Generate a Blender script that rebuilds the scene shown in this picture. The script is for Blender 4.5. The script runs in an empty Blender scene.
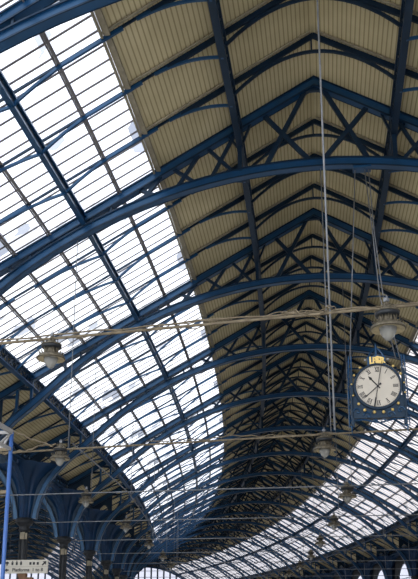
import bpy, bmesh, math, random
from mathutils import Vector, Matrix
random.seed(7)
sc = bpy.context.scene
col = sc.collection
PI = math.pi
G = 1.7                      # eye height above the platform
BAY = 2.5                    # rib spacing along the shed
KAP = .00252                 # curvature of the shed's centre line
TH0 = math.radians(7.606)
CX, CD = 3.92, 26.743
HR, SL = 20.1, .585          # ridge height over the eye, roof slope
UA, US, UB, UC, UK = 2.8, 5.97, 8.6, 13.7, 16.8
def roof(u): return HR - SL*abs(u)
TAB = [(13,11.16),(13.7,10.52),(14.5,9.86),(15.2,9.12),(15.7,8.38),(16.02,7.6),(16.2,6.9),(16.26,6.45),(17,6.3)]
def arc(u):
    u = abs(u)
    if u <= 13: return -2 + math.sqrt(18.5**2 - u*u)
    for (a, x), (b, y) in zip(TAB, TAB[1:]):
        if u <= b: return x+(y-x)*(u-a)/(b-a)
    return 6.3

# ------------------------------------------------------------------ materials
def mat(name, color, rough=.6, metal=0, var=.0, scale=4., spec=.4, build=None, bump=0):
    m = bpy.data.materials.new(name); m.use_nodes = True
    nt = m.node_tree; b = nt.nodes['Principled BSDF']
    b.inputs['Roughness'].default_value = rough; b.inputs['Metallic'].default_value = metal
    b.inputs['Specular IOR Level'].default_value = spec
    b.inputs['Base Color'].default_value = (*color, 1)
    if var or bump:
        tc = nt.nodes.new('ShaderNodeTexCoord'); n = nt.nodes.new('ShaderNodeTexNoise')
        n.inputs['Scale'].default_value = scale; n.inputs['Detail'].default_value = 4
        nt.links.new(tc.outputs['Object'], n.inputs['Vector'])
        r = nt.nodes.new('ShaderNodeValToRGB')
        r.color_ramp.elements[0].position = .3; r.color_ramp.elements[1].position = .7
        r.color_ramp.elements[0].color = (*[c*(1-var) for c in color], 1)
        r.color_ramp.elements[1].color = (*[min(1, c*(1+var)) for c in color], 1)
        nt.links.new(n.outputs['Fac'], r.inputs['Fac']); nt.links.new(r.outputs['Color'], b.inputs['Base Color'])
    if build: build(nt, b)
    return m
M = {}
def bluespec(nt, b):
    b.inputs['Specular Tint'].default_value = (.4, .7, 1, 1); b.inputs['Coat Weight'].default_value = .25; b.inputs['Coat Roughness'].default_value = .35
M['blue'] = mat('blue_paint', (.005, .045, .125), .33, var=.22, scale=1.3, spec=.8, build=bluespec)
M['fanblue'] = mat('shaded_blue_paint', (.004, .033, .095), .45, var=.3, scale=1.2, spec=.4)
M['navy'] = mat('navy_and_shaded_blue_paint', (.003, .012, .032), .5, var=.25, scale=1.5, spec=.5, build=bluespec)  # clock's navy; on the roof ironwork, its blue paint with shade coloured in
M['rail'] = mat('bright_blue_paint', (.05, .13, .38), .35)
M['iron'] = mat('dark_iron', (.018, .022, .027), .5, var=.3, scale=6)
M['bar'] = mat('grey_glazing_bar', (.17, .16, .17), .7, var=.25, scale=2)
M['trim'] = mat('cream_trim', (.30, .27, .20), .8, var=.2, scale=3)
M['capping'] = mat('grey_capping', (.22, .215, .22), .7, var=.2, scale=3)
M['rope'] = mat('beige_rope', (.17, .14, .095), .9, var=.35, scale=5)
M['steel'] = mat('galvanised_steel', (.20, .215, .235), .5, .3, var=.2, scale=5)
M['lampmetal'] = mat('weathered_lamp_metal', (.12, .105, .075), .5, .2, var=.4, scale=14)
M['lamprim'] = mat('lamp_inner_reflector', (.40, .33, .19), .4, .1, var=.25, scale=9)
M['gold'] = mat('gold_leaf', (.85, .62, .22), .35, .5)
M['dial'] = mat('cream_dial', (.66, .61, .52), .35, var=.04, scale=3)
M['black'] = mat('black_enamel', (.008, .008, .01), .4)
M['sign'] = mat('sign_face', (.55, .53, .46), .5, var=.03)
M['wood'] = mat('brown_board', (.16, .085, .045), .7, var=.2)
M['floor'] = mat('platform_paving', (.58, .56, .52), .8, var=.15, scale=.6)
M['wall'] = mat('dark_wall', (.07, .075, .085), .9, var=.3, scale=.4)
M['white'] = mat('white_paint', (.34, .34, .34), .5, var=.1)

def tanbuild(nt, b):
    uv = nt.nodes.new('ShaderNodeUVMap'); sp = nt.nodes.new('ShaderNodeSeparateXYZ')
    nt.links.new(uv.outputs['UV'], sp.inputs[0])
    mu = nt.nodes.new('ShaderNodeMath'); mu.operation = 'MULTIPLY'; mu.inputs[1].default_value = 1/.165
    nt.links.new(sp.outputs['X'], mu.inputs[0])
    fr = nt.nodes.new('ShaderNodeMath'); fr.operation = 'FRACT'; nt.links.new(mu.outputs[0], fr.inputs[0])
    r = nt.nodes.new('ShaderNodeValToRGB'); e = r.color_ramp.elements
    e[0].position = 0; e[0].color = (.64, .57, .40, 1); e[1].position = 1; e[1].color = (.68, .60, .43, 1)
    for p, c in ((.62, (.66, .58, .41, 1)), (.74, (.36, .30, .185, 1)), (.88, (.38, .32, .20, 1))):
        x = e.new(p); x.color = c
    nt.links.new(fr.outputs[0], r.inputs['Fac'])
    n = nt.nodes.new('ShaderNodeTexNoise'); n.inputs['Scale'].default_value = .35; n.inputs['Detail'].default_value = 6
    nt.links.new(uv.outputs['UV'], n.inputs['Vector'])
    r2 = nt.nodes.new('ShaderNodeValToRGB')
    r2.color_ramp.elements[0].position = .32; r2.color_ramp.elements[0].color = (.73, .72, .62, 1)
    r2.color_ramp.elements[1].position = .65; r2.color_ramp.elements[1].color = (1.0, 1.0, .91, 1)
    nt.links.new(n.outputs['Fac'], r2.inputs['Fac'])
    mx = nt.nodes.new('ShaderNodeMix'); mx.data_type = 'RGBA'; mx.blend_type = 'MULTIPLY'; mx.inputs['Factor'].default_value = 1
    nt.links.new(r.outputs['Color'], mx.inputs['A']); nt.links.new(r2.outputs['Color'], mx.inputs['B'])
    nt.links.new(mx.outputs['Result'], b.inputs['Base Color'])
M['tan'] = mat('tan_boarding', (.3, .28, .2), .8, spec=.2, build=tanbuild)

def glass_mat(name, tint, haze, dirty=0):
    m = bpy.data.materials.new(name); m.use_nodes = True; nt = m.node_tree
    for n in list(nt.nodes): nt.nodes.remove(n)
    out = nt.nodes.new('ShaderNodeOutputMaterial'); tr = nt.nodes.new('ShaderNodeBsdfTransparent')
    tl = nt.nodes.new('ShaderNodeBsdfTranslucent'); mx = nt.nodes.new('ShaderNodeMixShader')
    tc = nt.nodes.new('ShaderNodeTexCoord'); n = nt.nodes.new('ShaderNodeTexVoronoi')
    n.inputs['Scale'].default_value = 1.1; n.distance = 'CHEBYCHEV'
    r = nt.nodes.new('ShaderNodeValToRGB')
    r.color_ramp.elements[0].color = (*[c*.90 for c in tint], 1); r.color_ramp.elements[1].color = (*tint, 1)
    if dirty:
        e = r.color_ramp.elements.new(dirty); e.color = (*[c*.92 for c in tint], 1); r.color_ramp.elements[0].color = (.12, .135, .165, 1)
    sp = nt.nodes.new('ShaderNodeSeparateColor')
    nt.links.new(tc.outputs['Object'], n.inputs['Vector']); nt.links.new(n.outputs['Color'], sp.inputs[0])
    nt.links.new(sp.outputs[0], r.inputs['Fac']); nt.links.new(r.outputs['Color'], tr.inputs['Color'])
    tl.inputs['Color'].default_value = (.9, .9, .9, 1)
    mx.inputs['Fac'].default_value = haze
    nt.links.new(tr.outputs[0], mx.inputs[1]); nt.links.new(tl.outputs[0], mx.inputs[2])
    nt.links.new(mx.outputs[0], out.inputs['Surface'])
    return m
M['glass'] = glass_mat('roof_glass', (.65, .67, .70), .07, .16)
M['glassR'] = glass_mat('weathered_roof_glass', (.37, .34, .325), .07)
M['glassE'] = glass_mat("end_screen_glass", (.26, .26, .29), .07)
def bowlbuild(nt, b):
    b.inputs['Transmission Weight'].default_value = .6; b.inputs['IOR'].default_value = 1.2
M['bowl'] = mat('lamp_glass', (.55, .56, .54), .22, build=bowlbuild)

# ------------------------------------------------------------------ mesh builder
class MB:
    def __init__(s): s.v = []; s.f = []; s.uv = []
    def add(s, vs, fs, uvs=None):
        o = len(s.v); s.v += [tuple(v) for v in vs]; s.f += [tuple(i+o for i in f) for f in fs]
        if uvs: s.uv += uvs
        return s
    def hexa(s, p):           # 8 points: bottom ring 0-3, top ring 4-7
        return s.add(p, [(3,2,1,0),(4,5,6,7),(0,1,5,4),(1,2,6,5),(2,3,7,6),(3,0,4,7)])
    def box(s, x0, x1, y0, y1, z0, z1):
        return s.hexa([(x0,y0,z0),(x1,y0,z0),(x1,y1,z0),(x0,y1,z0),(x0,y0,z1),(x1,y0,z1),(x1,y1,z1),(x0,y1,z1)])
    def bar(s, a, b, w, h, up=(0,0,1)):
        a, b = Vector(a), Vector(b); d = (b-a).normalized(); up = Vector(up)
        if abs(d.dot(up)) > .99: up = Vector((1,0,0))
        x = d.cross(up).normalized()*w/2; z = x.cross(d).normalized()*h/2
        return s.hexa([a-x-z, a+x-z, b+x-z, b-x-z, a-x+z, a+x+z, b+x+z, b-x+z])
    def sweep(s, path, n0, n1, y0, y1):
        """rectangle swept along a planar (x,z) path, n = offset along the normal"""
        P = [Vector(p) for p in path]; R = []
        for i, p in enumerate(P):
            t1 = (P[i]-P[i-1]).normalized() if i else (P[1]-P[0]).normalized()
            t2 = (P[i+1]-P[i]).normalized() if i < len(P)-1 else t1
            t = (t1+t2).normalized(); k = 1/max(.4, t.dot(t1)); n = Vector((-t.y, t.x))*k
            if path[-1][0] < path[0][0]: n = -n
            R.append([(p.x+n.x*a, y, p.y+n.y*a) for a, y in ((n0,y0),(n1,y0),(n1,y1),(n0,y1))])
        vs = [v for r in R for v in r]; fs = [(0,1,2,3), tuple(len(vs)-4+i for i in (3,2,1,0))]
        for i in range(len(R)-1):
            for j in range(4): fs.append((4*i+j, 4*i+4+j, 4*i+4+(j+1)%4, 4*i+(j+1)%4))
        return s.add(vs, fs)
    def ibeam(s, path, d, w, t=.035, web=.07):
        s.sweep(path, d/2-t, d/2, -w/2, w/2); s.sweep(path, -d/2, -d/2+t, -w/2, w/2)
        return s.sweep(path, -d/2+t, d/2-t, -web/2, web/2)
    def tube(s, pts, r, n=6):
        pts = [Vector(p) for p in pts]; vs = []; fs = []
        for i, p in enumerate(pts):
            t = (pts[min(i+1, len(pts)-1)] - pts[max(i-1, 0)]).normalized()
            a = t.cross(Vector((0,0,1)) if abs(t.z) < .9 else Vector((1,0,0))).normalized(); b = t.cross(a)
            rr = r[i] if isinstance(r, (list, tuple)) else r
            for k in range(n): q = 2*PI*k/n; vs.append(p + a*math.cos(q)*rr + b*math.sin(q)*rr)
        for i in range(len(pts)-1):
            for k in range(n): fs.append((i*n+k, i*n+(k+1)%n, (i+1)*n+(k+1)%n, (i+1)*n+k))
        fs += [tuple(range(n))[::-1], tuple((len(pts)-1)*n+k for k in range(n))]
        return s.add(vs, fs)
    def lathe(s, prof, n=20, c=(0,0,0), mod=None):
        vs = []; fs = []
        for r, z in prof:
            for k in range(n):
                q = 2*PI*k/n; rr = r*(mod(q, z) if mod else 1)
                vs.append((c[0]+rr*math.cos(q), c[1]+rr*math.sin(q), c[2]+z))
        for i in range(len(prof)-1):
            for k in range(n): fs.append((i*n+k, i*n+(k+1)%n, (i+1)*n+(k+1)%n, (i+1)*n+k))
        return s.add(vs, fs)
    def grid_plate(s, x0, x1, nx, y, lo, hi, nz, hole=None, plane='xz', t=.1):
        """plate between curves lo(x), hi(x); cells where hole(x,z) is true are left out"""
        def P(a, z, yy): return (a, yy, z) if plane == 'xz' else (yy, a, z)
        dx = (x1-x0)/nx
        for i in range(nx):
            a0, a1 = x0+i*dx, x0+(i+1)*dx
            for j in range(nz):
                q = [lo(a)+(hi(a)-lo(a))*(jj/nz) for a, jj in ((a0,j),(a1,j),(a1,j+1),(a0,j+1))]
                if max(q[3]-q[0], q[2]-q[1]) < .004: continue
                if hole and hole((a0+a1)/2, sum(q)/4): continue
                o = [(a0,q[0]),(a1,q[1]),(a1,q[2]),(a0,q[3])]
                s.hexa([P(a,z,y-t/2) for a,z in o] + [P(a,z,y+t/2) for a,z in o])
        return s
    def mesh(s, name, m, smooth=False):
        me = bpy.data.meshes.new(name); me.from_pydata(s.v, [], s.f)
        if s.uv:
            l = me.uv_layers.new(name='UVMap')
            for i, uv in enumerate(s.uv): l.data[i].uv = uv
        bm = bmesh.new(); bm.from_mesh(me); bmesh.ops.recalc_face_normals(bm, faces=bm.faces); bm.to_mesh(me); bm.free()
        if smooth:
            for p in me.polygons: p.use_smooth = True
        me.materials.append(m if not isinstance(m, str) else M[m]); return me

def obj(name, me, parent=None, label=None, kind=None):
    o = bpy.data.objects.new(name, me); col.objects.link(o)
    if parent: o.parent = parent
    if label: o['label'] = label
    if kind: o['kind'] = kind
    return o
def thing(name, label, cat, loc=(0,0,0), rot=0, group=None, data=None):
    o = bpy.data.objects.new(name, data); col.objects.link(o)
    o.location = loc; o.rotation_euler = (0,0,rot); o['label'] = label; o['category'] = cat
    if group: o['group'] = group
    return o

# ------------------------------------------------------------------ the shed's own coordinates
def axis(k):
    s = k*BAY; a = TH0 - KAP*s
    return CX + (math.cos(a)-math.cos(TH0))/KAP, CD - (math.sin(a)-math.sin(TH0))/KAP, a
def W(k, u, h):
    x, y, a = axis(k); return Vector((x+u*math.cos(a), y-u*math.sin(a), h+G))
def frame(k, u=0, h=0):
    return tuple(W(k, u, h)), -axis(k)[2]
def L(dk, u, h):
    """point (k0+dk, u, h) in the frame of station k0 (the same for every k0); heights over the eye"""
    s = dk*BAY; b = KAP*s; R = 1/KAP
    return Vector(((math.cos(b)-1)*R + u*math.cos(b), math.sin(b)*R + u*math.sin(b), h))

ORD = ['first','second','third','fourth','fifth','sixth','seventh','eighth','ninth','tenth','eleventh','twelfth','thirteenth',
       'fourteenth','fifteenth','sixteenth','seventeenth','eighteenth','nineteenth','twentieth','twenty-first','twenty-second','twenty-third','twenty-fourth']
K_END = 76
MAINS = list(range(-4, K_END+1, 4))
def nth(k): return ORD[(k+4)//4]

# ------------------------------------------------------------------ main truss meshes (local frame of a station)
def half_top(sg):
    return [(sg*u, roof(u)-.18) for u in (0, 4.2, 8.4, 12.6, 16.75)]
T = []     # (part name, mesh, sub parts)
TP = [(-u, z) for u, z in reversed(half_top(1))][:-1] + half_top(1)
mb = MB(); mb.ibeam(TP, .33, .27, .05, .21); T.append(('top_chord', mb.mesh('top_chord', 'blue')))
us = [-13+26*i/32 for i in range(33)]; us = [-u for u, z in TAB[1:-1]][::-1]+us+[u for u, z in TAB[1:-1]]
mb = MB(); BP = [(u, arc(u)) for u in us]; mb.ibeam(BP, .33, .28, .05, .21); T.append(('bottom_chord', mb.mesh('bottom_chord', 'blue')))
EDGE = {}
for nm, pth, w in (('top_chord', TP, .27), ('bottom_chord', BP, .28)):
    mb = MB()
    for sd in (-1, 1):
        y0, y1 = sorted((sd*w/2, sd*(w/2+.035))); mb.sweep(pth, -.175, -.125, y0, y1); mb.sweep(pth, .125, .175, y0, y1)
    EDGE[nm] = mb.mesh('shaded_edge_angle', 'navy')  # navy strips put the flanges' edge shade into the chord's colour
def brace(p, q, w=.15, name='brace'):
    b = MB(); b.bar((p[0],0,p[1]), (q[0],0,q[1]), .1, w, up=(0,1,0))
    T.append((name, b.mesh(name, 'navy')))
def seg(p, q, w=.15, d=.12, name='brace'):
    b = MB(); b.sweep([p, q] if p[0] < q[0] else [q, p], -w/2, w/2, -d/2, d/2)
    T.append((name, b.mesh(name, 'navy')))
for sg in (-1, 1):
    for p, q in (((.35,19.55),(1.85,16.55)), ((1.95,18.75),(.2,16.6)),
                 ((3.0,17.95),(3.95,16.05)), ((4.0,17.45),(2.95,16.3)),
                 ((4.35,17.2),(5.25,15.75)), ((5.3,16.7),(4.35,16.0)),
                 ((5.75,16.4),(6.6,15.3)), ((6.6,15.95),(5.8,15.6))):
        seg((sg*p[0],p[1]), (sg*q[0],q[1]), .17 if p[0] < 3 else .13)
    b = MB()
    b.sweep([(sg*UA, arc(UA)+.1), (sg*UA+.001, roof(UA)-.3)], -.08, .08, -.12, .12)
    for s2 in (-1, 1):
        x_ = sg*UA+s2*.1; b.sweep(sorted([(x_, roof(x_)-.95), (x_+s2*.3, roof(x_+s2*.3)-.35)]), -.04, .04, -.06, .06)
    T.append(('post', b.mesh('post', 'navy')))
    def hole(u, z):
        u = abs(u)
        for cu, cz, r in ((15.75,9.8,.30), (16.25,8.9,.10)):
            if abs(u-cu)+abs(z-cz) < r*1.25 and max(abs(u-cu), abs(z-cz)) < r: return True
        return False
    b = MB()
    x0, x1 = sorted((sg*15.1, sg*16.7))
    b.grid_plate(x0, x1, 20, 0, lambda u: arc(u), lambda u: roof(u)-.3, 26, hole, t=.07)
    T.append(('spandrel_plate', b.mesh('spandrel_plate', 'navy')))
    for u in (13.7, 14.4):
        b = MB(); b.sweep([(sg*u, arc(u)), (sg*u+.001, roof(u)-.2)], -.06, .06, -.09, .09); T.append(('strut', b.mesh('strut', 'blue')))
    for p, q in (((14.4, roof(14.4)-.7), (15.15, roof(15.1)-.3)), ((14.4, arc(14.4)+.45), (14.75, arc(14.75)+.1)), ((13.72, roof(13.7)-.75), (14.4, roof(14.4)-.25))):
        seg((sg*p[0], p[1]), (sg*q[0], q[1]), .14)
    for i in range(7):
        b = MB(); u = 7.6+i*.75; b.sweep([(sg*u, arc(u)+.1), (sg*u+.001, roof(u)-.3)], -.035, .035, -.12, .12)
        T.append(('web_plate', b.mesh('web_plate', 'navy')))
b = MB(); b.sweep([(-.08, 16.6), (-.079, 16.7)], 0, .16, -.1, .1)
b = MB(); b.grid_plate(-.45, .45, 10, 0, lambda u: roof(abs(u))-.55+.25*abs(u)/.45, lambda u: roof(abs(u))-.3, 3, t=.14); T.append(('ridge_gusset', b.mesh('ridge_gusset', 'navy')))

def truss(k, shed=0):
    loc, rz = frame(k, shed*-2*UK)
    lab = (f'deep blue iron roof truss spanning the main shed, {nth(k)} from the camera' if not shed else
           f'blue iron truss of the neighbouring left shed, {nth(k)} along it')
    t = thing('roof_truss', lab, 'roof truss', loc, rz, 'main iron trusses across the shed' if not shed else 'trusses of the neighbouring shed')
    for n, me in T:
        if shed and n in ('brace', 'web_plate', 'ridge_gusset', 'post'): continue
        o = obj(n, me, t)
        if n in EDGE: obj('shaded_edge_angle', EDGE[n], o)
    return t

# ------------------------------------------------------------------ intermediate ribs
RB = []
def bez(p0, c, p1, n=9):
    return [((1-t)**2*p0[0]+2*t*(1-t)*c[0]+t*t*p1[0], (1-t)**2*p0[1]+2*t*(1-t)*c[1]+t*t*p1[1]) for t in [i/n for i in range(n+1)]]
HA, HB, HC = roof(UA)-1.0, roof(UB)-.50, roof(UC)-.6
for sg in (-1, 1):
    b = MB(); b.sweep([(0, roof(0)-.06), (sg*16.7, roof(16.7)-.06)], -.04, .04, -.03, .03)
    b.sweep([(0, roof(0)-.16), (sg*3.9, roof(3.9)-.16), (sg*4.6, roof(4.6)-.10)], -.07, .07, -.045, .045)
    RB.append(('rafter', b.mesh('rafter', 'navy')))
    b = MB()
    b.sweep([(sg*5.4, roof(5.4)-.12), (sg*7.1, roof(7.1)-.12)], -.05, .05, -.04, .04)
    RB.append(('splice_plate', b.mesh('splice_plate', 'blue')))
    b = MB(); b.sweep([(sg*9.9, roof(9.9)-.12), (sg*11.3, roof(11.3)-.12)], -.05, .05, -.04, .04)
    RB.append(('splice_plate', b.mesh('splice_plate', 'blue')))
    b = MB(); b.sweep([(sg*.1, roof(.1)-.02), (sg*UA, roof(UA)-.02)], -.03, .02, -.2, -.12); b.sweep([(sg*UA, roof(UA)-.02), (sg*US, roof(US)-.02)], -.03, .02, -.2, -.12)
    RB.append(('batten', b.mesh('batten', 'trim')))
    for u0, h0, u1, uc in ((UA, HA, 5.0, 3.9), (UB, HB, 6.9, 7.9), (UB, HB, 11.2, 9.55), (UC, HC, 12.1, 13.0), (UC, HC, 15.4, 14.6)):
        p = bez((sg*u0, h0), (sg*uc, roof(uc)-.18), (sg*u1, roof(u1)-.10))
        p = p if p[0][0] < p[-1][0] else p[::-1]
        b = MB(); b.sweep(p, -.045, .045, -.035, .035); RB.append(('knee_brace', b.mesh('knee_brace', 'blue')))
b = MB(); b.sweep([(u, 19.33-.19*u*u) for u in [-2.75+5.5*i/16 for i in range(17)]], -.05, .05, -.04, .04); RB.append(('ridge_brace', b.mesh('ridge_brace', 'navy')))
b = MB(); b.sweep([(-.03, 19.3), (-.029, 19.9)], 0, .06, -.03, .03); RB.append(('king_post', b.mesh('king_post', 'navy')))
def rib(k, shed=0):
    loc, rz = frame(k, shed*-2*UK)
    m = (k+8)//4*4-8
    j = ORD[k-m-1]
    lab = (f'slim dark blue rafter rib, {j} behind the {nth(m)} main truss' if m >= -4 else f'slim dark blue rafter rib, {j} before the first main truss')
    if shed: lab = f'slim blue rafter rib of the left shed, {j} behind its {nth(m)} truss'
    t = thing('rafter_rib', lab, 'roof rib', loc, rz, 'slim rafter ribs between the trusses' if not shed else 'rafter ribs of the neighbouring shed')
    for n, me in RB:
        if shed and n in ('ridge_brace', 'king_post', 'batten', 'splice_plate'): continue
        obj(n, me, t)

# ------------------------------------------------------------------ longitudinal girders, one length per main bay
def girder_parts(u, top, depth, w, n, sub_blue='blue', u0=0, solid=False):
    P = []
    a, c = L(0, u+u0, top), L(4, u+u0, top)
    a.x -= u0; c.x -= u0
    dz = Vector((0,0,depth))
    for nm, off in (('top_flange', 0), ('bottom_flange', depth)):
        b = MB(); o = Vector((0,0,off)); b.bar(a-o, c-o, w, .07); P.append((nm, b.mesh(nm, sub_blue)))
    b = MB()
    if solid:
        b.bar(a-dz/2, c-dz/2, .03, depth); P.append(('web', b.mesh('web', 'navy'))); return P
    for i in range(n):
        p, q = a.lerp(c, i/n), a.lerp(c, (i+1)/n)
        for s in (-1, 1):
            o = Vector((s*w*.22, 0, 0))
            b.bar(p+o, q-dz+o, .02, .07); b.bar(p-dz+o, q+o, .02, .07)
        b.bar(p, p-dz, .05, .05, up=(0,1,0))
    P.append(('lattice', b.mesh('lattice', 'navy')))
    return P
GIR = {}
for sg in (-1, 1):
    for u0 in (0, -2*UK):
        GIR['A', sg, u0] = girder_parts(sg*UA, roof(UA)-.28, .72, .24, 12, 'navy' if 1 else 'blue', u0)
        GIR['B', sg, u0] = girder_parts(sg*UB, roof(UB)-.12, .34, .19, 14, 'blue', u0, True)
        GIR['C', sg, u0] = girder_parts(sg*UC, roof(UC)-.10, .55, .26, 14, 'blue', u0)
        GIR['K', sg, u0] = girder_parts(sg*UK, roof(UK)-.05, .55, .40, 10, 'blue', u0)
gn = {'A': ('ridge_purlin_girder', 'dark lattice purlin girder near the ridge'), 'B': ('glazing_purlin_girder', 'blue lattice purlin girder crossing mid glazing'),
      'C': ('eaves_girder', 'blue lattice eaves girder at foot of the glazing'), 'K': ('arcade_girder', 'blue lattice gutter girder over the arcade columns')}
def girder(kind, sg, k, shed=0):
    loc, rz = frame(k, shed*-2*UK); side = 'left' if sg < 0 else 'right'
    n, d = gn[kind]
    lab = f'{d}, {side} slope, bay behind the {nth(k)} truss' if k >= -4 else f'{d}, {side} slope, bay before the first truss'
    if shed: lab = f'blue glazing purlin girder, {side} slope of left shed, behind its {nth(k)} truss'
    t = thing(n, lab, 'girder', loc, rz, n.replace('_', ' ')+'s')
    for nm, me in GIR[kind, sg, -2*UK if shed else 0]: obj(nm, me, t)

# ------------------------------------------------------------------ glazing (one window per main bay and slope)
def glaze_parts(sg, u0):
    g = MB(); N = 8
    for i in range(N):
        p = [L(4*i/N, sg*US+u0, roof(US)+.06), L(4*(i+1)/N, sg*US+u0, roof(US)+.06), L(4*(i+1)/N, sg*UC+u0, roof(UC)+.06), L(4*i/N, sg*UC+u0, roof(UC)+.06)]
        for q in p: q.x -= u0
        g.add(p, [(0,1,2,3)])
    bars = MB(); mul = MB()
    for i in range(16):
        dk = .125+i*.25
        a, c = L(dk, sg*US+u0, roof(US)), L(dk, sg*UC+u0, roof(UC)); a.x -= u0; c.x -= u0
        bars.bar(a, c, .065, .03)
    for u in (7.28, 9.9, 11.17, 12.43):
        for e in (-.05, .05):
            for i in range(4):
                a, c = L(i, sg*(u+e)+u0, roof(u+e)-.05), L(i+1, sg*(u+e)+u0, roof(u+e)-.05); a.x -= u0; c.x -= u0
                mul.bar(a, c, .045, .04)
    cen = MB()
    for u in (7.28, 9.9, 11.17, 12.43):
        for i in range(4):
            a, c = L(i, sg*u+u0, roof(u)-.03), L(i+1, sg*u+u0, roof(u)-.03); a.x -= u0; c.x -= u0
            cen.bar(a, c, .07, .02)
    tr = MB()
    for e, w in ((.02, .07), (-.14, .16)):
        for i in range(4):
            a, c = L(i, sg*(US+e)+u0, roof(US+e)-.05), L(i+1, sg*(US+e)+u0, roof(US+e)-.05); a.x -= u0; c.x -= u0
            tr.bar(a, c, w, .10)
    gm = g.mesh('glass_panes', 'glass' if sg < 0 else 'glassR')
    return gm, bars.mesh('glazing_bars', 'bar'), mul.mesh('mullions', 'bar'), tr.mesh('edge_trim', 'trim'), cen.mesh('mullion_capping', 'capping')
GL = {(sg, u0): glaze_parts(sg, u0) for sg in (-1, 1) for u0 in (0, -2*UK)}
wn = [0]
def glazing(sg, k, shed=0):
    u0 = -2*UK if shed else 0
    loc, rz = frame(k, u0); wn[0] += 1
    gm, bm_, mm, tm, cm = GL[sg, u0]
    side = 'left' if sg < 0 else 'right'
    where = f'bay behind the {nth(k)} truss' if k >= -4 else 'bay before the first truss, overhead'
    if k < -8: where = f'bay {ORD[-k//4]} steps behind the first truss, overhead'
    o = obj(f'window_{wn[0]}', gm, None, f'{"left shed " if shed else ""}sloping roof glazing, {side} slope, {where}', 'structure')
    o['category'] = 'roof window'; o.location = loc; o.rotation_euler = (0,0,rz)
    obj('glazing_bars', bm_, o); obj('mullions', mm, o); obj('edge_trim', tm, o); obj('mullion_capping', cm, o)

# ------------------------------------------------------------------ ceilings
def ceiling(name, u_a, u_b, k0, k1, lift=.05, label=None, m='tan', hfun=roof):
    b = MB(); N = int((k1-k0)); uvs = []
    for i in range(N):
        p = [W(k0+i, u_a, hfun(u_a)+lift), W(k0+i+1, u_a, hfun(u_a)+lift), W(k0+i+1, u_b, hfun(u_b)+lift), W(k0+i, u_b, hfun(u_b)+lift)]
        b.add(p, [(0,1,2,3)], [(abs(u_a)*1.158, (k0+i)*BAY), (abs(u_a)*1.158, (k0+i+1)*BAY), (abs(u_b)*1.158, (k0+i+1)*BAY), (abs(u_b)*1.158, (k0+i)*BAY)])
    me = bpy.data.meshes.new(name); me.from_pydata(b.v, [], b.f); l = me.uv_layers.new(name='UVMap')
    for i, uv in enumerate(b.uv): l.data[i].uv = uv
    me.materials.append(M[m]); o = obj(name, me, None, label, 'structure'); return o
K0 = -12  # roof cut short behind the camera, letting open sky light the inside
for shed in (0, 1):
    u0 = -2*UK*shed
    hf = lambda u, u0=u0: roof(u-u0)
    w = 'left shed' if shed else 'main shed'
    for sg, s in ((-1, 'left'), (1, 'right')):
        ceiling(f'ceiling_{s}_{"neighbour" if shed else "crown"}', u0, u0+sg*US, K0, K_END, label=f'tan boarded crown of the {w} roof, {s} slope', hfun=hf)
        ceiling(f'ceiling_{s}_{"neighbour_" if shed else ""}eaves', u0+sg*UC, u0+sg*UK, K0, K_END, label=f'tan boarded eaves strip of the {w}, {s} side', hfun=hf)
    for k in range(K0, K_END, 4):
        for sg in (-1, 1): glazing(sg, k, shed)

for k in MAINS: truss(k)
for k in range(-4, K_END):
    if k % 4: rib(k)
for k in range(-4, K_END, 4):
    for sg in (-1, 1):
        for kd in 'ABC': girder(kd, sg, k)
        if sg < 0 or k >= 20: girder('K', sg, k)
for k in range(8, K_END+1, 4): truss(k, 1)
for k in range(8, K_END):
    if k % 4: rib(k, 1)
for k in range(8, K_END, 4):
    for sg in (-1, 1):
        girder('B', sg, k, 1)

# ------------------------------------------------------------------ arcade columns and arches
def rotm(me): return me
fan = MB()
prof = [(.30,6.45),(.33,6.8),(.37,7.2),(.43,7.8),(.53,8.3),(.74,8.8),(1.1,9.25),(1.6,9.6)]
fan.lathe(prof, 40, mod=lambda q, z: 1+.16*math.cos(4*q)+.07*math.cos(12*q))
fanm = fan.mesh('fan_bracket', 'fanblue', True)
fin = MB()
for a in range(4):
    c, s_ = math.cos(a*PI/2), math.sin(a*PI/2)
    pts = [(r*1.17*c, r*1.17*s_, z) for r, z in prof]
    fin.tube(pts, .035, 6)
finm = fin.mesh('fan_rib', 'fanblue', True)
sh = MB(); sh.lathe([(.20,-G+.5),(.19,6.2)], 20, mod=lambda q, z: 1)
for a in range(4): sh.tube([(.21*math.cos(a*PI/2+.785), .21*math.sin(a*PI/2+.785), -G+.5), (.21*math.cos(a*PI/2+.785), .21*math.sin(a*PI/2+.785), 6.0)], .075, 8)
shm = sh.mesh('shaft', 'iron', True)
bs = MB(); bs.lathe([(.48,-G),(.48,-G+.25),(.40,-G+.32),(.36,-G+.5),(.22,-G+.58)], 8); bsm = bs.mesh('base', 'iron')
cp = MB(); cp.lathe([(.24,5.72),(.33,5.8),(.28,5.9),(.30,6.0),(.42,6.12),(.50,6.2),(.52,6.32),(.44,6.36),(.44,6.46),(.30,6.5)], 24, mod=lambda q, z: 1+.03*math.cos(8*q)); cpm = cp.mesh('capital', 'iron', True)
nb = MB(); nb.box(-.13,.13,-.30,-.22,5.25,5.65); nb.box(.16,.26,-.28,-.2,5.25,5.6); nbm = nb.mesh('junction_box', 'trim')
def column(k, sg, u0=0):
    side = 'left' if sg < 0 else 'right'
    loc, rz = frame(k, sg*UK+u0)
    t = thing('arcade_column', f'dark cast-iron column with blue fan bracket, {side} arcade, under the {nth(k)} truss', 'column', loc, rz, f'{side} arcade columns')
    obj('shaft', shm, t); obj('base', bsm, t); obj('capital', cpm, t); fb = obj('fan_bracket', fanm, t); obj('fan_rib', finm, fb); obj('junction_box', nbm, t, 'pale box strapped below the capital')
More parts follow.
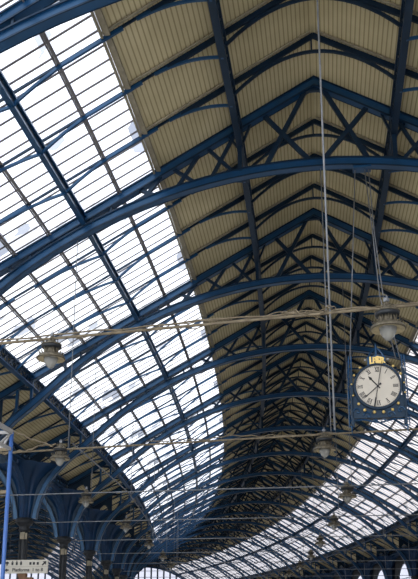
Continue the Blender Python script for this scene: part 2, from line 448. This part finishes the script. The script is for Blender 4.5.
def archz(y): # y in 0..1 along the span
    x = abs(y-.5)*2; return 6.5+2.85*(1-x**3.4)**.55
def arch_parts(u):
    P = []
    Ls = (L(4, u, 0)-L(0, u, 0)); ln = Ls.length
    a0 = .03; b = MB()
    def hole(y, z):
        e = min(y, ln-y)/ln*10
        if .62 < e < .80 and 7.9 < z < 8.7: return True
        if (e-1.35)**2+(z-9.2)**2 < .08: return True
        if (e-2.1)**2+(z-9.5)**2 < .03: return True
        return False
    b.grid_plate(.25, ln-.25, 96, 0, lambda y: archz(y/ln), lambda y: 9.9, 24, hole, 'yz', .08)
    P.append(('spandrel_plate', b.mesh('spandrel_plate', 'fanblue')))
    b = MB(); pts = [(0, .25+(ln-.5)*i/40, archz((.25+(ln-.5)*i/40)/ln)) for i in range(41)]
    for s in (-.10, .10): b.tube([(p[0]+s, p[1], p[2]) for p in pts], .045, 6)
    for p, q in zip(pts, pts[1:]): b.bar(p, q, .22, .05)
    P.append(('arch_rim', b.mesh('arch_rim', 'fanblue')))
    return P, ln
AR = {-1: arch_parts(-UK), 1: arch_parts(UK)}
def arcade(k, sg):
    P, ln = AR[sg]; a, b_ = W(k, sg*UK, 0), W(k+4, sg*UK, 0)
    side = 'left' if sg < 0 else 'right'
    t = thing('arcade_arch', f'blue iron arch with pierced spandrels, {side} arcade, bay behind the {nth(k)} truss', 'arch', a, -math.atan2(b_.x-a.x, b_.y-a.y), f'{side} arcade arches')
    for n, me in P: obj(n, me, t)
for k in range(4, K_END+1, 4):
    column(k, -1)
    if k < K_END: arcade(k, -1)
for k in range(24, K_END+1, 4):
    column(k, 1)
    if k < K_END: arcade(k, 1)

# ------------------------------------------------------------------ floor, walls, end screens
def struct(name, mb, m, label, smooth=False):
    o = obj(name, mb.mesh(name, m), None, label, 'structure'); return o
b = MB(); N = 24
for i in range(N):
    ka, kb = -60+i*(K_END+70)/N, -60+(i+1)*(K_END+70)/N  # floor runs on unseen behind the camera, added to bounce skylight up
    b.add([W(ka,-52,-G), W(kb,-52,-G), W(kb,24,-G), W(ka,24,-G)], [(0,1,2,3)])
struct('floor', b, 'floor', 'grey paved station floor far below the frame')
# right wall with arched windows
UW = 17.3
def wallstrip(name, u, k0, k1, label, arched):
    b = MB()
    for k in range(k0, k1):
        a, c = W(k, u, 0), W(k+1, u, 0); t = c-a
        for i in range(10):
            for j in range(40):
                z0 = -G+(roof(UK)+.2+G)*j/40; z1 = -G+(roof(UK)+.2+G)*(j+1)/40
                y = ((k % 4)+(i+.5)/10-2)*BAY; zc = (z0+z1)/2
                if arched and abs(y) < 3.0 and zc > 2.6 and zc < 6.6+1.8*math.sqrt(max(0, 1-(y/3.0)**2)): continue
                p = a+t*(i/10); q = a+t*((i+1)/10)
                b.add([(p.x,p.y,z0+G),(q.x,q.y,z0+G),(q.x,q.y,z1+G),(p.x,p.y,z1+G)], [(0,1,2,3)])
    return struct(name, b, 'wall', label)
wallstrip('wall_right', UW, 20, K_END, 'dark outer wall with round-headed windows beyond the right arcade', True)
b = MB()
for k in range(K0, 20, 4): b.add([W(k,UW,-G), W(k+4,UW,-G), W(k+4,UW,roof(UK)+.2), W(k,UW,roof(UK)+.2)], [(0,1,2,3)])
struct('wall_right_near', b, 'wall', 'plain dark outer wall at the near right')
b = MB()
for k in range(K0, K_END, 4): b.add([W(k,-50.4,-G), W(k+4,-50.4,-G), W(k+4,-50.4,roof(UK)+.2), W(k,-50.4,roof(UK)+.2)], [(0,1,2,3)])
struct('wall_left', b, 'wall', 'dark far wall of the neighbouring left shed')
ceiling('ceiling_right_gutter', UK, UW, K0, K_END, label='tan boarding between the right arcade and outer wall')
# arched wall windows
gp = MB(); br = MB()
ln = (L(4, UW, 0)-L(0, UW, 0)).length/4
for i in range(16):
    y0, y1 = -3+6*i/16, -3+6*(i+1)/16
    zt = [6.6+1.8*math.sqrt(max(0, 1-(y/3.0)**2)) for y in (y0, y1)]
    gp.add([(0,y0,2.6),(0,y1,2.6),(0,y1,zt[1]),(0,y0,zt[0])], [(0,1,2,3)])
for y in (-2.4,-1.8,-1.2,-.6,0,.6,1.2,1.8,2.4): br.bar((-.05,y,2.6), (-.05,y,6.6), .05, .05, up=(0,1,0))
for z in (4.0, 5.3, 6.6): br.bar((-.05,-3,z), (-.05,3,z), .06, .06)
for i in range(16):
    a, c = PI*i/16, PI*(i+1)/16
    br.bar((-.05,3*math.cos(a),6.6+1.8*math.sin(a)), (-.05,3*math.cos(c),6.6+1.8*math.sin(c)), .1, .1, up=(1,0,0))
gpm, brm = gp.mesh('arched_glass', 'glassE'), br.mesh('window_bars', 'navy')
for k in range(20, K_END, 4):
    wn[0] += 1; loc, rz = frame(k+2, UW)
    o = obj(f'window_{wn[0]}', gpm, None, f'round-headed window in the right wall, bay behind the {nth(k)} truss', 'structure'); o.location = loc; o.rotation_euler = (0,0,rz)
    o['category'] = 'window'
    obj('window_bars', brm, o)
# end screens
for shed in (0, 1):
    b = MB(); g = MB(); lun = MB(); u0 = -2*UK*shed
    n = 64
    for i in range(n):
        ua, ub = -UK+2*UK*i/n, -UK+2*UK*(i+1)/n
        za, zb = arc(min(abs(ua),16.4)), arc(min(abs(ub),16.4))
        g.add([(ua,0,-G),(ub,0,-G),(ub,0,zb),(ua,0,za)], [(0,1,2,3)])
        lun.add([(ua,-.1,za),(ub,-.1,zb),(ub,-.1,roof(ub)+.1),(ua,-.1,roof(ua)+.1)], [(0,1,2,3)])
    for i in range(1, 20):
        u = -UK+2*UK*i/20; b.bar((u,-.1,-G), (u,-.1,arc(u)), .36, .3, up=(0,1,0))
    for h in (5, 8.5, 12): 
        w_ = min(16.6, math.sqrt(18.5**2-(h+2)**2)); b.bar((-w_,-.1,h), (w_,-.1,h), .2, .2)
    wn[0] += 1; loc, rz = frame(K_END+.3, u0)
    o = obj(f'window_{wn[0]}', g.mesh('end_glass', 'glassE'), None, 'bright glazed end screen closing the far end of the ' + ('left shed' if shed else 'main shed'), 'structure')
    o.location = loc; o.rotation_euler = (0,0,rz); o['category'] = 'end window'
    obj('mullions', b.mesh('end_mullions', 'navy'), o); obj('lunette_board', lun.mesh('lunette_board', 'wall'), o)

# ------------------------------------------------------------------ cross wires, hangers, lanterns
def bpath(pts, n=1): return pts
def cable(name, label, pts, r, m='steel', cat='cable', group=None, n=6):
    base = Vector(pts[0]); b = MB(); b.tube([Vector(p)-base for p in pts], r, n)
    return thing(name, label, cat, base, 0, group, b.mesh(name, m, True))
def wavy(p0, p1, n, amp, seed, sag=0):
    r = random.Random(seed); a = Vector(p0); c = Vector(p1); out = []
    ph = [r.uniform(0, 6.28) for _ in range(6)]
    for i in range(n+1):
        t = i/n; p = a.lerp(c, t); e = min(1, 8*t, 8*(1-t))
        p.z += e*amp*(math.sin(t*9+ph[0])*.5+math.sin(t*23+ph[1])*.35+math.sin(t*61+ph[2])*.3) - sag*4*t*(1-t)
        p.y += e*amp*(math.sin(t*17+ph[3])*.6+math.sin(t*47+ph[4])*.4); out.append(p)
    return out
def hw(k, u):
    if k == -4: return 6.73+.037*u
    if k == 0: return 6.40+.028*u
    return 6.38+.01*u
for i, k in enumerate(range(-4, 64, 4)):
    r = .03 if k > 0 else (.035 if k == 0 else .045)
    pts = [W(k, u, hw(k, u)+(.0 if abs(u) < 12 else .0)) for u in [-16.2+32.4*j/16 for j in range(17)]]
    if k == -4:
        cable('cross_cable', 'thick frayed beige cable bundle spanning the shed through the nearest lanterns', pts, .033, 'rope', group='horizontal cables across the shed')
        for j, (ua, ub, am, dz) in enumerate(((-8, 2.8, .035, .10), (-3.5, 2.2, .05, .09), (-7, -2, .06, .0), (-.9, .6, .10, .10), (-.8, .5, .12, .05))):
            cable('loose_rope', ['long slack beige rope looped along the nearest cable bundle', 'second beige rope twisted on the nearest cable, right of middle',
                  'beige rope trailing on the nearest cable beside the left lantern', 'tangled upper knot of beige rope near the ridge line', 'tangled lower knot of beige rope near the ridge line'][j],
                  wavy(W(k, ua, hw(k, ua)+dz), W(k, ub, hw(k, ub)+dz*.5), 60, am, 10+j), .013 if j else .02, 'rope', 'rope')
    elif k == 0:
        cable('cross_cable', 'beige-wrapped cable spanning the shed, second nearest to the camera', pts, .035, 'rope', group='horizontal cables across the shed')
        cable('loose_rope', 'slack beige rope hanging in a festoon beside the small left lantern', wavy(W(0, -12.6, 6.35), W(0, -9.3, 6.35), 40, .10, 31, .22), .035, 'rope', 'rope')
        cable('loose_rope', 'thin beige rope slanting down from the canopy to the left lantern', wavy(W(0, -10.9, 6.85), W(0, -9.4, 6.25), 20, .04, 32), .03, 'rope', 'rope')
        cable('loose_rope', 'beige rope looped on the second cable left of the middle lantern', wavy(W(0, -6, 6.35), W(0, .2, 6.45), 50, .07, 33), .018, 'rope', 'rope')
    else:
        cable('cross_cable', f'grey steel cable spanning the shed under the {nth(k)} truss', pts, r, 'steel', group='horizontal cables across the shed')
# lantern parts
LP = []
b = MB(); b.lathe([(.02,0),(.07,.03),(.12,.09),(.165,.18),(.19,.27),(.195,.31)], 20); LP.append(('glass_bowl', b.mesh('glass_bowl', 'bowl', True)))
b = MB(); b.lathe([(.20,.30),(.37,.255),(.385,.27),(.36,.32),(.29,.37),(.22,.40),(.20,.41)], 28); LP.append(('shade', b.mesh('shade', 'lampmetal', True)))
b = MB(); b.lathe([(.19,.295),(.355,.25)], 28); LP.append(('reflector', b.mesh('reflector', 'lamprim', True)))
b = MB()
for i in range(18):
    q = 2*PI*i/18; c, s_ = math.cos(q), math.sin(q); d = .035
    b.add([(c*.29-s_*d, s_*.29+c*d, .36), (c*.29+s_*d, s_*.29-c*d, .36), (c*.36, s_*.36, .50), (c*.27, s_*.27, .39)], [(0,1,2),(0,3,2),(1,3,2),(0,1,3)])
LP.append(('leaf_cresting', b.mesh('leaf_cresting', 'lampmetal')))
b = MB()
for i in range(8):
    q = 2*PI*i/8; b.tube([(.19*math.cos(q), .19*math.sin(q), .39), (.17*math.cos(q), .17*math.sin(q), .58)], .014, 5)
b.lathe([(.11,.40),(.11,.57)], 12); LP.append(('cage', b.mesh('cage', 'lampmetal')))
b = MB(); b.lathe([(.12,.555),(.245,.56),(.265,.60),(.25,.645),(.14,.66)], 24); LP.append(('hood', b.mesh('hood', 'iron', True)))
b = MB(); b.lathe([(.25,.64),(.275,.65),(.27,.67),(.15,.72),(.07,.74)], 24); LP.append(('hood_rim', b.mesh('hood_rim', 'lampmetal', True)))
b = MB(); b.lathe([(.10,.73),(.11,.78),(.06,.82),(.06,.86),(.03,.89)], 14)
for i in range(4):
    q = PI/2*i+.4; b.tube([(.06*math.cos(q), .06*math.sin(q), .84), (.16*math.cos(q), .16*math.sin(q), .80), (.17*math.cos(q), .17*math.sin(q), .70)], .014, 5)
LP.append(('hub', b.mesh('hub', 'lampmetal')))
b = MB(); b.tube([(0,0,.88),(0,0,.96),(.03,0,1.0),(0,0,1.04),(-.03,0,1.0),(0,0,.96)], .014, 5); b.box(-.05,.05,-.04,.04,.9,.97); LP.append(('hook', b.mesh('hook', 'steel')))
def lantern(k, u, h, label, s=1.0):
    loc, rz = frame(k, u, h-.40*s)
    t = thing('hanging_lantern', label, 'lantern', loc, rz+random.uniform(-1,1), 'lanterns hung from the cross cables'); t.scale = (s,s,s)
    for n, me in LP: obj(n, me, t)
lantern(-4, -6.13, 6.13, 'ornate beige lantern on the nearest cable before the left glazing', .86)
lantern(-4, 1.37, 6.42, 'largest ornate lantern, hanging just above the clock', 1.0)
lantern(0, -9.13, 5.93, 'lantern hanging beside the left arcade under the second truss', .92)
lantern(0, -.10, 6.0, 'middle lantern hanging left below the clock', 1.0)
for k, u in ((4,-10.83),(8,-10.85),(12,-10.89),(16,-10.9),(20,-10.9)):
    lantern(k, u, 5.98, f'small lantern in the left row, under the {nth(k)} truss', .95)
for k, u in ((4,1.04),(8,.96),(12,.78),(16,.9),(20,.9),(24,.9),(28,.9)):
    lantern(k, u, 6.02, f'small lantern in the centre row, under the {nth(k)} truss', 1.0 if k > 4 else 1.1)
# hangers from the bottom chord to the cross cable
def hanger(k, u, label, r=.014, top=None, bot=None):
    cable('hanger_wire', label, [W(k, u, bot if bot is not None else hw(k, u)), W(k, u, top if top is not None else arc(u)-.2)], r, 'steel', 'wire', 'vertical hanger wires')
cable('hanging_rope', 'thick pale vertical rope hanging from above the frame past the ridge', [W(-4, .16, 4.12), W(-4, .16, roof(0)-.5)], .024, 'steel', 'rope')
hanger(0, .13, 'pale vertical wire from the second truss to the middle lantern', .022)
hanger(0, -8.85, 'thin grey vertical wire before the left glazing to the small left lantern', .018)
for k in range(4, 36, 4):
    for u, w_ in ((-10.6, 'left'), (1.25, 'centre'), (10.9, 'right')):
        hanger(k, u, f'thin vertical wire, {w_} row, from the {nth(k)} truss down to its cable', .016 if u < 10 else .02)
cable('stay_cable', 'long thin cable running lengthwise between the left row lanterns', [W(0, -8.7, 6.35), W(4, -8.9, 6.3), W(8, -9.6, 6.3), W(13, -10.4, 6.3)], .025, 'steel')

# ------------------------------------------------------------------ clock
CU, CH, CR = 1.72, 7.93, .735
loc, rz = frame(0, CU, CH)
# face turned towards the platform: local -Y looks at the camera
ck = thing('station_clock', 'round cream station clock with roman numerals in a navy and gold frame', 'clock', loc, rz)
def disc(r, y0, y1, n=48, r1=None):
    b = MB(); vs = []; r1 = r1 or r
    for i in range(n): q = 2*PI*i/n; vs.append((r*math.cos(q), y0, r*math.sin(q)))
    for i in range(n): q = 2*PI*i/n; vs.append((r1*math.cos(q), y1, r1*math.sin(q)))
    fs = [tuple(range(n)), tuple(range(n, 2*n))[::-1]] + [(i, (i+1)%n, n+(i+1)%n, n+i) for i in range(n)]
    return b.add(vs, fs)
def ring(b, r0, r1, y0, y1, n=48):
    vs = []
    for i in range(n):
        q = 2*PI*i/n
        for r, y in ((r0,y0),(r1,y0),(r1,y1),(r0,y1)): vs.append((r*math.cos(q), y, r*math.sin(q)))
    fs = []
    for i in range(n):
        for j in range(4): fs.append((4*i+j, 4*i+(j+1)%4, 4*((i+1)%n)+(j+1)%4, 4*((i+1)%n)+j))
    return b.add(vs, fs)
obj('clock_body', disc(.80, -.20, .20).mesh('clock_body', 'navy'), ck)
dl = obj('dial', disc(.725, -.235, -.20).mesh('dial', 'dial'), ck, 'cream dial')
b = MB(); ring(b, .72, .79, -.27, -.2); rim = obj('rim', b.mesh('rim', 'navy'), ck)
b = MB(); ring(b, .715, .735, -.28, -.22); obj('rim_bead', b.mesh('rim_bead', 'iron'), rim)
obj('rear_dial', disc(.725, .20, .235).mesh('rear_dial', 'dial'), ck)
# numerals
def flat(b, pts, y=-.242):
    n = len(pts); b.add([(x, y, z) for x, z in pts] + [(x, y+.01, z) for x, z in pts], [tuple(range(n)), tuple(range(n, 2*n))[::-1]] + [(i, (i+1)%n, n+(i+1)%n, n+i) for i in range(n)])
def stroke(b, p, q, w, y=-.242):
    p, q = Vector(p), Vector(q); d = (q-p).normalized(); n = Vector((-d.y, d.x))*w/2
    flat(b, [p-n, q-n, q+n, p+n], y)
ROM = ['XII','I','II','III','IIII','V','VI','VII','VIII','IX','X','XI']
b = MB()
for i, s_ in enumerate(ROM):
    b = MB(); a = -2*PI*i/12; wd = {'I': .036, 'V': .085, 'X': .085}
    tot = sum(wd[c] for c in s_); x = -tot/2; R0, R1 = .50, .655
    def tr(px, pz): return (px*math.cos(a)-pz*math.sin(a), px*math.sin(a)+pz*math.cos(a))
    for c in s_:
        w = wd[c]; m_ = x+w/2
        if c == 'I': stroke(b, tr(m_, R0), tr(m_, R1), .020)
        if c == 'V': stroke(b, tr(x+.012, R1), tr(m_, R0), .024); stroke(b, tr(x+w-.012, R1), tr(m_, R0), .012)
        if c == 'X': stroke(b, tr(x+.012, R1), tr(x+w-.012, R0), .024); stroke(b, tr(x+w-.012, R1), tr(x+.012, R0), .012)
        x += w
    stroke(b, tr(-tot/2, R0), tr(tot/2, R0), .008); stroke(b, tr(-tot/2, R1), tr(tot/2, R1), .008)
    obj('numeral', b.mesh('numeral', 'black'), dl, 'black roman numeral')
b = MB()
for i in range(60):
    a = 2*PI*i/60; c, s_ = math.cos(a), math.sin(a); r0 = .675
    stroke(b, (c*r0, s_*r0), (c*.70, s_*.70), .012 if i % 5 == 0 else .006)
obj('minute_track', b.mesh('minute_track', 'black'), dl)
def hand(name, deg, length, w, tail, y, spade=0):
    b = MB(); a = math.radians(90-deg); d = Vector((math.cos(a), math.sin(a))); n = Vector((-d.y, d.x))
    flat(b, [-d*tail-n*w*.5, -d*tail+n*w*.5, d*length*.8+n*w*.5, d*length, d*length*.8-n*w*.5][::-1], y)
    if spade: flat(b, [d*length*.62, d*length*.74+n*spade, d*length, d*length*.74-n*spade], y-.002)
    if tail > .1: flat(b, [-d*tail*1.0+n*w*1.1, -d*tail*.55+n*w*1.1, -d*tail*.55-n*w*1.1, -d*tail-n*w*1.1], y-.001)
    obj(name, b.mesh(name, 'black'), ck)
hand('hour_hand', 319, .46, .04, .10, -.252, .05)
hand('minute_hand', 229, .66, .03, .14, -.262, .022)
hand('sweep_hand', 11.5, .93, .022, .74, -.30)
# frame around the clock
b = MB()
b.box(-.86,.86,-.16,.16,-1.06,-.30)
for s_ in (-1, 1):
    b.box(s_*.86-.045, s_*.86+.045, -.16, .16, -1.28, .62)
obj('frame_box', b.mesh('frame_box', 'navy'), ck)
for s_ in (-1, 1):
    b = MB()
    for e in (-.07, .07): b.tube([(s_*.90+e, -.1, -1.35), (s_*.90+e*.9, -.1, .0), (s_*.87+e*.6, -.1, 1.12)], .020, 6)
    for i in range(12):
        z = -1.2+i*.18; b.tube([(s_*.9-.07, -.1, z), (s_*.9+.07, -.1, z+.18)], .010, 4); b.tube([(s_*.9+.07, -.1, z), (s_*.9-.07, -.1, z+.18)], .010, 4)
    b.tube([(s_*.90, -.1, -1.3), (s_*.90, -.1, -1.6)], [.04, .004], 6)
    obj('side_bracket', b.mesh('side_bracket', 'blue'), ck)
b = MB(); b.tube([(-.95,-.1,-1.12),(-.5,-.1,-1.1),(0,-.1,-1.22),(.5,-.1,-1.1),(.95,-.1,-1.12)], .028, 6)
for s_ in (-1, 1):
    for cx, cz, r in ((.36,-.98,.15),(.70,-.84,.14),(.12,-1.2,.1)):
        b.tube([(s_*(cx+r*(1-t*.09)*math.cos(t*.6)), -.2, cz+r*(1-t*.09)*math.sin(t*.6)) for t in range(11)], .02, 5)
obj('scrollwork', b.mesh('scrollwork', 'blue'), ck)
stud = MB()
def ball(b, x, y, z, r):
    b.lathe([(r*math.sin(PI*i/6)+1e-4, -r*math.cos(PI*i/6)) for i in range(7)], 10, (x,y,z))
m_st = None
for i, (dg, rr, r) in enumerate(((-62,.86,.042),(-40,.86,.046),(-22,.99,.045),(22,.99,.045),(38,.86,.05),(62,.86,.046),(-84,.86,.03),(84,.86,.03),(106,.9,.035),(134,.88,.05),(152,.93,.055),(171,.90,.055),(190,.90,.055),(210,.93,.055),(228,.88,.05),(250,.87,.035))):
    a = math.radians(90-dg); b = MB(); ball(b, 0, 0, 0, r)
    o = obj('stud', b.mesh('stud', 'gold' if rr < .95 else 'white', True), ck, 'gold ball stud' if rr < .95 else 'white ball stud')
    o.location = (rr*math.cos(a), -.24, rr*math.sin(a))
b = MB()     # crest
b.grid_plate(-.30, .30, 12, -.12, lambda x: .72, lambda x: 1.10-.9*x*x, 3, t=.1)
b.tube([(-.3,-.12,1.0),(-.15,-.12,1.25),(0,-.12,1.4),(.15,-.12,1.25),(.3,-.12,1.0)], .03, 6)
b.tube([(0,-.12,1.1),(0,-.12,1.55)], [.05,.01], 6)
obj('crest', b.mesh('crest', 'blue'), ck)
def text_mesh(body, size, m, ext=.01, bold=0):
    cu = bpy.data.curves.new('t', 'FONT'); cu.body = body; cu.size = size; cu.extrude = ext; cu.align_x = 'CENTER'; cu.align_y = 'CENTER'; cu.offset = bold
    o = bpy.data.objects.new('t', cu); col.objects.link(o); bpy.context.view_layer.update()
    me = bpy.data.meshes.new_from_object(o.evaluated_get(bpy.context.evaluated_depsgraph_get()))
    bpy.data.objects.remove(o); me.materials.clear(); me.materials.append(M[m]); return me
for tx, dx, dz, sz in (('L', -.16, .0, .34), ('B', -.05, .0, .30), ('S', .04, .01, .34), ('C', .10, -.01, .32), ('R', .19, 0, .28)):
    o = obj('monogram_letter', text_mesh(tx, sz, 'gold', .02, .012), ck, 'gold interlaced letter'); o.location = (dx, -.20-.004*(dx*10), .90+dz); o.rotation_euler = (PI/2, 0, 0)
# its cables
cable('clock_cable', "straight blue-grey cable from the truss to the clock's left side", [W(0, .86, CH+1.05), W(0, 1.36, arc(1.36)-.2)], .02, 'steel')
for e, w_ in ((0, 'outer'), (-.14, 'inner')):
    cable('clock_cable', f"bent {w_} cable from the truss to the clock's right side", [W(0, CU+.80+e, CH+1.0), W(0, 2.08+e*.8, 11.26), W(0, 1.90+e*.4, 13.74), W(0, 1.83+e, arc(1.83)-.2)], .02, 'steel')
b = MB(); b.box(-.32,.32,-.2,.2,-.05,.03)
loc, rz = frame(0, 1.6, arc(1.6)-.25)
thing('cable_clamp', 'blue clamp bar under the second truss holding the clock cables', 'clamp', loc, rz, data=b.mesh('cable_clamp', 'blue'))

# ------------------------------------------------------------------ platform sign
loc, rz = frame(4, -13.5, 2.95)
sg_ = thing('platform_sign', 'white hanging direction sign with black pictograms and arrows', 'sign', loc, rz)
b = MB(); b.box(-1.02, 1.02, -.04, .04, -.30, .30); obj('panel', b.mesh('panel', 'sign'), sg_)
b = MB(); b.box(-1.02, 1.02, -.045, -.035, -.012, .0); obj('divider', b.mesh('divider', 'trim'), sg_)
o = obj('lettering', text_mesh('Platforms  1 to 8', .21, 'black', .004, .004), sg_, 'black lettering'); o.location = (.10, -.05, -.15); o.rotation_euler = (PI/2,0,0)
b = MB()
def fl(pts): flat(b, pts, -.056)
fl([(-.98,-.15),(-.86,-.07),(-.86,-.12),(-.78,-.12),(-.78,-.18),(-.86,-.18),(-.86,-.23)][::-1])
fl([(.74,.08),(.84,.18),(.78,.22),(.95,.24),(.94,.07),(.89,.13),(.79,.04)])
fl([(-.95,.20),(-.87,.24),(-.79,.20),(-.79,.13),(-.84,.13),(-.84,.05),(-.90,.05),(-.90,.13),(-.95,.13)][::-1])
for x in (-.62, -.42, -.22): fl([(x-.04,.07),(x+.04,.07),(x+.05,.20),(x-.05,.20)]); fl([(x-.03,.21),(x+.03,.21),(x+.02,.25),(x-.02,.25)])
for x in (.22, .38, .56): fl([(x-.05,.08),(x+.05,.08),(x+.05,.20),(x-.05,.20)])
obj('pictograms', b.mesh('pictograms', 'black'), sg_)
for x in (-.8, .8):
    b = MB(); b.tube([(x,0,.3),(x,0,3.42)], .012, 6); obj('hanging_rod', b.mesh('hanging_rod', 'iron'), sg_)
b = MB(); b.box(-.30,.30,-.15,.15,-.5,.0); b.box(-.36,.0,-.14,.14,0,.175)
loc, rz = frame(4, -13.45, 2.47)
bx = thing('brown_board', 'brown box hanging just below the white direction sign', 'box', loc, rz, data=b.mesh('brown_board', 'wood'))

# ------------------------------------------------------------------ canopy frame at the left edge
base = W(-4, -6.95, -G); fr = thing('canopy_frame', 'white lattice canopy frame on a bright blue post at left edge', 'canopy frame', base, frame(-4)[1])
b = MB(); b.tube([(0,0,0),(0,0,G+4.34)], .045, 10); b.tube([(0,0,0),(0,0,.06)], .12, 10); obj('post', b.mesh('post', 'rail', True), fr, 'bright blue steel post')
zt = G+4.34; zl = G+3.95
def fbeam(p, q, r=.04, nm='beam', m='white'):
    b = MB(); b.bar(p, q, r, r*1.4); obj(nm, b.mesh(nm, m), fr)
fbeam((0,0,zt), (0,-4,zt), .07); fbeam((0,0,zt), (-3,0,zt), .05); fbeam((0,0,zl), (-3,0,zl), .05, 'beam', 'rope'); fbeam((0,-.02,zl), (0,-4,zl), .05)
fbeam((0,-.05,zt), (-.22,0,zl), .035, 'strut'); fbeam((-.40,0,zt), (-.22,0,zl), .035, 'strut')
for i in range(6): fbeam((0,-.6*i,zl if i % 2 else zt), (0,-.6*(i+1),zt if i % 2 else zl), .03, 'strut')
fbeam((0,0,G+3.0), (-3,0,G+3.0), .05, 'beam', 'rope')

# ------------------------------------------------------------------ camera, light, world
cd = bpy.data.cameras.new('camera'); cam = bpy.data.objects.new('camera', cd); col.objects.link(cam)
cam.location = (0,0,G); cam.rotation_euler = (math.radians(90+15.116), 0, 0)
cd.sensor_fit = 'VERTICAL'; cd.sensor_height = 36; cd.lens = 828.43*36/579; cd.shift_y = (410.28-289.5)/579
cd.clip_end = 2000; sc.camera = cam
w = bpy.data.worlds.new('world'); sc.world = w; w.use_nodes = True
nt = w.node_tree; bg = nt.nodes['Background']
tc = nt.nodes.new('ShaderNodeTexCoord'); mp = nt.nodes.new('ShaderNodeMapping'); mp.inputs['Scale'].default_value = (1.5,1.5,3)
n = nt.nodes.new('ShaderNodeTexNoise'); n.inputs['Scale'].default_value = 1.3; n.inputs['Detail'].default_value = 3
r = nt.nodes.new('ShaderNodeValToRGB'); r.color_ramp.elements[0].position = .3; r.color_ramp.elements[1].position = .7
r.color_ramp.elements[0].color = (.80,.86,1,1); r.color_ramp.elements[1].color = (1,1,1,1)
nt.links.new(tc.outputs['Generated'], mp.inputs[0]); nt.links.new(mp.outputs[0], n.inputs['Vector']); nt.links.new(n.outputs['Fac'], r.inputs['Fac'])
nt.links.new(r.outputs['Color'], bg.inputs['Color']); bg.inputs['Strength'].default_value = 3.3
sc.view_settings.view_transform = 'Standard'; sc.view_settings.look = 'None'; sc.view_settings.exposure = 0
sc.cycles.max_bounces = 8; sc.cycles.diffuse_bounces = 4; sc.cycles.transparent_max_bounces = 24
sc.cycles.caustics_reflective = False; sc.cycles.caustics_refractive = False
sc.cycles.use_denoising = True
